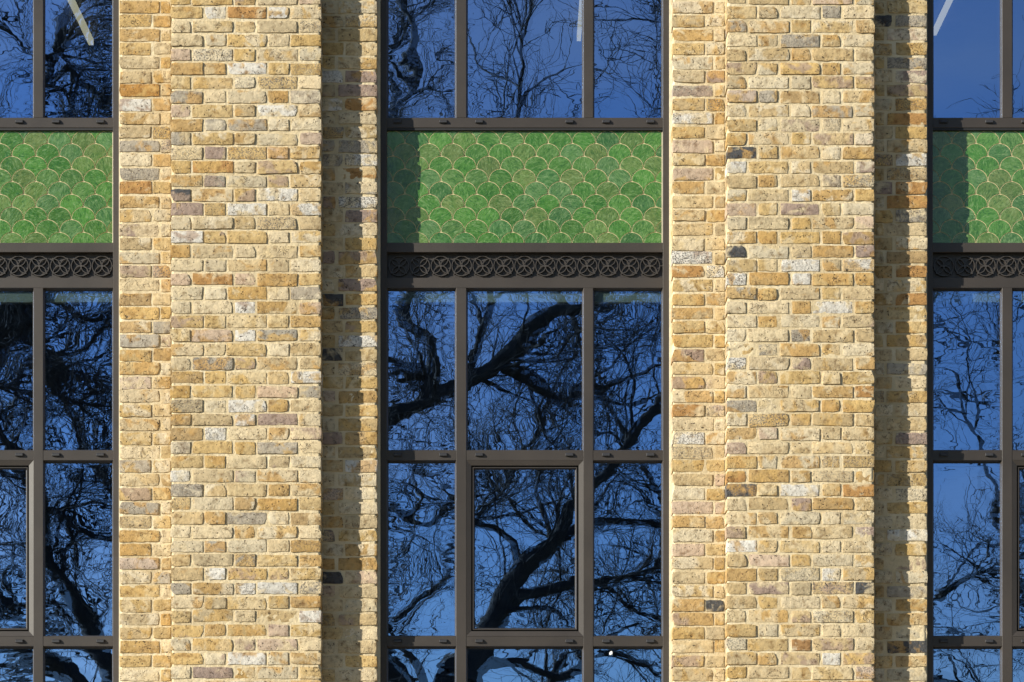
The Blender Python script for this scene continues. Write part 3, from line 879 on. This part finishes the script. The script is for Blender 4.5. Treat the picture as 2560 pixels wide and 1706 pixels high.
def pendant():
    d = 1.6; x, z = X(1392, d), Z(908, d)
    t = empty('pendant_lamp', (x, d, z), 'pale shallow cone lamp shade inside the middle pane of the middle window', 'pendant lamp')
    m = MB(); n = 24; r = 20*S*(CAM_D+d)/CAM_D
    ring = lambda rr, zz: [(x+rr*math.cos(2*math.pi*i/n), d+rr*math.sin(2*math.pi*i/n), z+zz) for i in range(n)]
    m.loft([ring(r, -0.01), ring(r*0.35, 0.012), ring(0.006, 0.022)], False, True)
    m.build('lamp_shade', M_BLIND, t)
    m = MB(); m.box(x-0.002, x+0.002, d-0.002, d+0.002, z+0.022, 5.11); m.build('cord', M_DARK, t)
pendant()

# ------------------------------------------------------------------ bare trees across the street (seen mirrored in the glass)
def tubes(paths, name, mat, parent, kind=None):
    """paths: list of (points Nx3, radii N, sides)"""
    V = []; F = []; base = 0
    for P, Rr, ns in paths:
        P = np.asarray(P, float); Rr = np.asarray(Rr, float); n = len(P)
        T = np.gradient(P, axis=0); T /= (np.linalg.norm(T, axis=1, keepdims=True) + 1e-9)
        ref = np.array([0.0, 1.0, 0.0]) if abs(T[0][1]) < 0.8 else np.array([1.0, 0, 0])
        U = np.cross(T, ref); U /= (np.linalg.norm(U, axis=1, keepdims=True) + 1e-9)
        W = np.cross(T, U)
        an = np.arange(ns) * 2 * math.pi / ns
        ringv = P[:, None, :] + Rr[:, None, None] * (np.cos(an)[None, :, None] * U[:, None, :] + np.sin(an)[None, :, None] * W[:, None, :])
        V.append(ringv.reshape(-1, 3))
        i = np.arange(n - 1)[:, None]; j = np.arange(ns)[None, :]; k = (j + 1) % ns
        q = np.stack([base + i*ns + j, base + i*ns + k, base + (i+1)*ns + k, base + (i+1)*ns + j], -1).reshape(-1, 4)
        F.append(q); base += n * ns
    V = np.concatenate(V); F = np.concatenate(F)
    if parent is not None:
        w = world_loc(parent); V = V - np.array([w.x, w.y, w.z])
    me = bpy.data.meshes.new(name)
    me.vertices.add(len(V)); me.vertices.foreach_set('co', V.astype(np.float32).ravel())
    me.loops.add(F.size); me.loops.foreach_set('vertex_index', F.astype(np.int32).ravel())
    me.polygons.add(len(F)); me.polygons.foreach_set('loop_start', (np.arange(len(F)) * 4).astype(np.int32))
    me.polygons.foreach_set('loop_total', np.full(len(F), 4, np.int32))
    me.polygons.foreach_set('use_smooth', np.ones(len(F), bool))
    me.materials.append(mat); me.update(); me.validate()
    o = bpy.data.objects.new(name, me); link(o, parent)
    if kind: o['kind'] = kind
    return o

def grow(rng, p, d, L, r0, r1, wig, up, step):
    n = max(3, int(L / step)); P = [p]; d = d / np.linalg.norm(d)
    for _ in range(n):
        d = d + rng.normal(0, wig, 3) + np.array([0, 0, up]); d /= np.linalg.norm(d)
        P.append(P[-1] + d * (L / n))
    return np.array(P), np.linspace(r0, r1, n + 1)

def resample(pts, step):
    pts = np.array(pts, float); out = [pts[0]]
    n = len(pts)
    for i in range(n - 1):
        p0, p1, p2, p3 = pts[max(i-1,0)], pts[i], pts[i+1], pts[min(i+2,n-1)]
        k = max(1, int(np.linalg.norm(p2 - p1) / step))
        for q in range(1, k + 1):
            t = q / k
            out.append(0.5*((2*p1)+(-p0+p2)*t+(2*p0-5*p1+4*p2-p3)*t*t+(-p0+3*p1-3*p2+p3)*t**3))
    return np.array(out)

def perp(rng, t, spread):
    v = rng.normal(0, 1, 3); v -= t * np.dot(v, t); v /= np.linalg.norm(v)
    return t * math.cos(spread) + v * math.sin(spread)

def tree(label, limbs, trunk, seed, dens=1.0, twig=1.0, fine=1.0):
    rng = np.random.default_rng(seed)
    t = empty('bare_tree', tuple(trunk[0][:3]), label, 'tree', 'bare winter trees across the street')
    tp = resample([q[:3] for q in trunk], 0.3)
    tr = np.interp(np.linspace(0, 1, len(tp)), np.linspace(0, 1, len(trunk)), [q[3] for q in trunk])
    tubes([(tp, tr, 12)], 'trunk', M_BARK, t)
    big = []; mids = []; twigs = []
    l1 = []
    for lm in limbs:
        P = resample([q[:3] for q in lm], 0.12)
        rr = np.interp(np.linspace(0, 1, len(P)), np.linspace(0, 1, len(lm)), [q[3] for q in lm])
        P = P + rng.normal(0, 0.012, P.shape); P[0] = lm[0][:3]
        big.append((P, rr, 8)); l1.append((P, rr))
    l2 = []
    for P, rr in l1:
        L = np.linalg.norm(np.diff(P, axis=0), axis=1).sum()
        for _ in range(int(L * 3.2 * dens)):
            i = rng.integers(len(P)//6, len(P)); tg = P[min(i+1,len(P)-1)] - P[max(i-1,0)]; tg /= np.linalg.norm(tg)+1e-9
            r0 = min(rr[i]*0.6, rng.uniform(0.008, 0.030))
            q = grow(rng, P[i], perp(rng, tg, rng.uniform(0.5, 1.3)), rng.uniform(0.9, 2.6), r0, 0.005, 0.16, 0.03, 0.12)
            mids.append((*q, 5)); l2.append(q)
    l3 = []
    for P, rr in l2:
        L = np.linalg.norm(np.diff(P, axis=0), axis=1).sum()
        for _ in range(int(L * 6 * fine)):
            i = rng.integers(1, len(P)); tg = P[i] - P[i-1]; tg /= np.linalg.norm(tg)+1e-9
            q = grow(rng, P[i], perp(rng, tg, rng.uniform(0.4, 1.1)), rng.uniform(0.35, 1.0), rng.uniform(0.004,0.007)*twig, 0.0026*twig, 0.20, 0.04, 0.1)
            twigs.append((*q, 3)); l3.append(q)
    for P, rr in l3:
        for _ in range(int(rng.uniform(2, 5) * fine)):
            i = rng.integers(1, len(P)); tg = P[i] - P[i-1]; tg /= np.linalg.norm(tg)+1e-9
            q = grow(rng, P[i], perp(rng, tg, rng.uniform(0.4, 1.0)), rng.uniform(0.12, 0.45), 0.0036*twig, 0.002*twig, 0.22, 0.05, 0.09)
            twigs.append((*q, 3))
    for q in big: tubes([q], 'limb', M_BARK, t)
    tubes(mids, 'branches', M_BARK, t, 'stuff')
    tubes(twigs, 'twigs', M_BARK, t, 'stuff')
    return t

F2 = lambda yy: (CAM_D + 2*(DF+0.02) - yy) / CAM_D          # magnification of the mirrored plane at y = yy
def mp(px, py, yy, r): return (((px-HX)*S)*F2(yy), yy, EYE + (HY-py)*S*F2(yy), r)

# tree in front of the middle window
tA = [(-1.9,-14.3,-0.15,0.42), (-1.75,-14.2,1.6,0.34), (-1.45,-14.1,3.0,0.30), mp(1150,1700,-14.0,0.26)]
limbsA = [
 [mp(1150,1700,-14.0,0.300), mp(1231,1555,-14.0,0.144), mp(1300,1440,-14.0,0.114), mp(1370,1365,-13.9,0.096), mp(1440,1250,-13.8,0.072), mp(1520,1180,-13.8,0.054), mp(1650,1000,-13.7,0.090)],
 [mp(1250,1530,-14.0,0.084), mp(1330,1480,-14.2,0.066), mp(1440,1462,-14.4,0.054), mp(1560,1438,-14.5,0.048), mp(1680,1415,-14.6,0.036), mp(1850,1330,-14.8,0.024)],
 [mp(1310,1430,-14.0,0.060), mp(1270,1340,-14.1,0.048), mp(1187,1310,-14.2,0.036), mp(1100,1200,-14.3,0.026)],
 [mp(1100,1850,-14.0,0.240), mp(900,1560,-14.3,0.156), mp(860,1250,-14.3,0.132), mp(950,1060,-14.3,0.114), mp(1060,990,-14.2,0.108), mp(1165,955,-14.1,0.120), mp(1250,905,-14.1,0.120), mp(1330,835,-14.0,0.102), mp(1400,775,-14.0,0.090), mp(1470,765,-14.0,0.072), mp(1600,640,-14.0,0.048), mp(1700,420,-14.0,0.024)],
 [mp(1250,910,-14.1,0.084), mp(1320,945,-14.2,0.066), mp(1395,1005,-14.2,0.054), mp(1460,975,-14.3,0.036), mp(1560,950,-14.3,0.024), mp(1680,885,-14.3,0.014)],
 [mp(1000,1040,-14.3,0.084), mp(1060,945,-14.4,0.060), mp(990,930,-14.5,0.054), mp(900,880,-14.5,0.036)],
 [mp(1060,990,-14.2,0.084), mp(1080,860,-14.2,0.072), mp(1010,780,-14.2,0.060), mp(1060,560,-14.2,0.060), mp(990,300,-14.1,0.048), mp(1040,120,-14.0,0.042), mp(980,-80,-14.0,0.024)],
 [mp(1150,1700,-14.0,0.084), mp(1240,1650,-14.2,0.060), mp(1380,1690,-14.4,0.048), mp(1520,1640,-14.6,0.036), mp(1660,1690,-14.6,0.024)],
 [mp(1100,1850,-14.0,0.084), mp(1040,1680,-13.6,0.060), mp(960,1560,-13.4,0.048), mp(900,1400,-13.3,0.024)],
 [mp(860,1250,-14.3,0.060), mp(960,1260,-14.6,0.042), mp(1060,1300,-14.8,0.036), mp(1180,1240,-15,0.024)],
 [mp(1150,1700,-14.0,0.072), mp(1300,1780,-14.8,0.060), mp(1430,1640,-15.4,0.036), mp(1600,1560,-16,0.024)],
 [mp(1490,1295,-14.6,0.054), mp(1560,1302,-14.6,0.050), mp(1650,1312,-14.6,0.043), mp(1760,1290,-14.8,0.024)],
 [mp(1370,1365,-14.0,0.060), mp(1430,1320,-14.3,0.054), mp(1490,1295,-14.6,0.054)],
 [mp(1165,955,-14.1,0.048), mp(1230,700,-14.0,0.042), mp(1260,420,-14.0,0.034), mp(1300,200,-14.0,0.024), mp(1330,-50,-14.0,0.014)],
]
tree('bare tree with thick forking limbs, mirrored in the middle window', limbsA, tA, 3, 1.35, 1.0, 1.3)
# tree mirrored in the left window
tB = [(-4.75,-13.4,-0.15,0.40), (-4.65,-13.4,1.6,0.32), (-4.55,-13.4,3.0,0.27), mp(330,1800,-13.4,0.2)]
limbsB = [
 [mp(330,1800,-13.4,0.17), mp(235,1600,-13.4,0.125), mp(165,1470,-13.4,0.105), mp(115,1390,-13.4,0.10), mp(90,1230,-13.4,0.09), mp(-40,1000,-13.4,0.09), mp(0,810,-13.4,0.08), mp(90,860,-13.3,0.06), mp(180,1000,-13.3,0.04), mp(280,1030,-13.2,0.03), mp(420,1010,-13.2,0.02)],
 [mp(330,1800,-13.4,0.12), mp(180,1690,-13.2,0.08), mp(60,1650,-13.2,0.07), mp(-60,1560,-13.2,0.05)],
 [mp(100,1300,-13.4,0.05), mp(50,1190,-13.3,0.045), mp(0,1180,-13.2,0.04), mp(-90,1120,-13.2,0.03)],
 [mp(-40,1000,-13.4,0.078), mp(40,700,-13.4,0.078), mp(100,300,-13.5,0.078), mp(130,140,-13.5,0.070), mp(190,205,-13.5,0.051), mp(280,275,-13.5,0.031)],
 [mp(130,140,-13.5,0.070), mp(180,20,-13.5,0.062), mp(200,-150,-13.5,0.039)],
 [mp(60,1250,-13.4,0.062), mp(150,1290,-13.2,0.039), mp(210,1320,-13.2,0.039), mp(285,1350,-13.1,0.035), mp(420,1300,-13.0,0.016)],
 [mp(0,810,-13.4,0.062), mp(150,760,-13.4,0.055), mp(230,800,-13.4,0.039), mp(350,700,-13.4,0.023)],
 [mp(-60,1560,-13.2,0.05), mp(-100,1500,-13.6,0.094), mp(-250,1100,-13.8,0.062), mp(-300,600,-13.8,0.039)],
 [mp(-100,1000,-13.6,0.039), mp(30,965,-13.4,0.035), mp(90,965,-13.3,0.031), mp(200,900,-13.3,0.023), mp(330,880,-13.3,0.016)],
]
tree('bare tree with a heavy dark trunk, mirrored in the leftmost window', limbsB, tB, 11, 2.0, 1.1, 1.3)
# finer tree behind, mirrored in the right half
tC = [(4.6,-23,-0.15,0.30), (4.7,-23,3.0,0.24), (4.5,-23,6.0,0.18), (4.3,-23,8.0,0.14)]
limbsC = [
 [(4.3,-23,8.0,0.13), (4.0,-23,10.5,0.08), (3.2,-23,13,0.05), (2.6,-23,16,0.03), (2.4,-23,19,0.015)],
 [(4.5,-23,7.0,0.09), (6.0,-23.5,9.5,0.06), (7.0,-23.5,12.0,0.04), (8.5,-23.5,14,0.02)],
 [(4.6,-23,6.0,0.08), (2.6,-22.6,8.0,0.05), (1.2,-22.5,10.5,0.04), (0.2,-22.5,13.5,0.02)],
 [(4.7,-23,5.0,0.07), (6.5,-22.4,6.6,0.05), (8.5,-22.3,7.6,0.03), (10.2,-22.2,9.0,0.015)],
 [(4.6,-23,5.5,0.06), (3.0,-23.5,6.2,0.04), (1.0,-23.5,7.4,0.025), (-0.8,-23.5,9.4,0.015)],
]
tree('slender bare tree standing further back, mirrored in the right panes', limbsC, tC, 23, 1.5, 1.2, 1.2)
tD = [(-4.5,-25,-0.15,0.34), (-4.4,-25,4.0,0.26), (-4.2,-25,7.0,0.2)]
limbsD = [
 [(-4.2,-25,7.0,0.18), (-3.6,-25,10,0.12), (-2.4,-25,13.5,0.07), (-1.8,-25,17,0.04), (-1.6,-25,20,0.02)],
 [(-4.3,-25,6.0,0.12), (-6.5,-25,8.5,0.08), (-8,-25,12,0.06), (-9,-25,15,0.03)],
 [(-4.2,-25,7.0,0.12), (-5.4,-25,11,0.08), (-6.2,-25,15,0.05), (-6.8,-25,19,0.02)],
 [(-4.4,-25,5.0,0.10), (-2.0,-24.5,6.6,0.06), (-0.4,-24.4,8.6,0.04), (1.0,-24.3,11,0.02)],
 [(-4.4,-25,5.2,0.09), (-7.5,-24.6,6.4,0.06), (-10,-24.5,8.4,0.04)],
]
tree('tall bare tree at the back, mirrored in the left and middle panes', limbsD, tD, 37, 1.7, 1.3, 1.2)
tE = [(9.4,-19,-0.15,0.22), (9.2,-19,2.5,0.18), (8.6,-19,4.4,0.14)]
limbsE = [
 [(8.6,-19,4.4,0.10), (7.6,-19,5.8,0.06), (6.8,-19,7.4,0.04), (6.3,-19,9.4,0.02)],
 [(8.6,-19,4.4,0.10), (8.2,-19.3,6.4,0.06), (7.2,-19.3,8.2,0.035), (6.9,-19.3,10.2,0.015)],
 [(8.8,-19,4.0,0.08), (6.6,-18.8,4.9,0.045), (5.2,-18.8,5.4,0.03), (3.6,-18.8,6.6,0.015)],
 [(8.6,-19,4.4,0.08), (9.6,-19,6.8,0.05), (9.9,-19,9.4,0.03)],
]
tree('small bare tree at the far right, mirrored in the rightmost window', limbsE, tE, 51, 1.2, 1.0, 1.0)
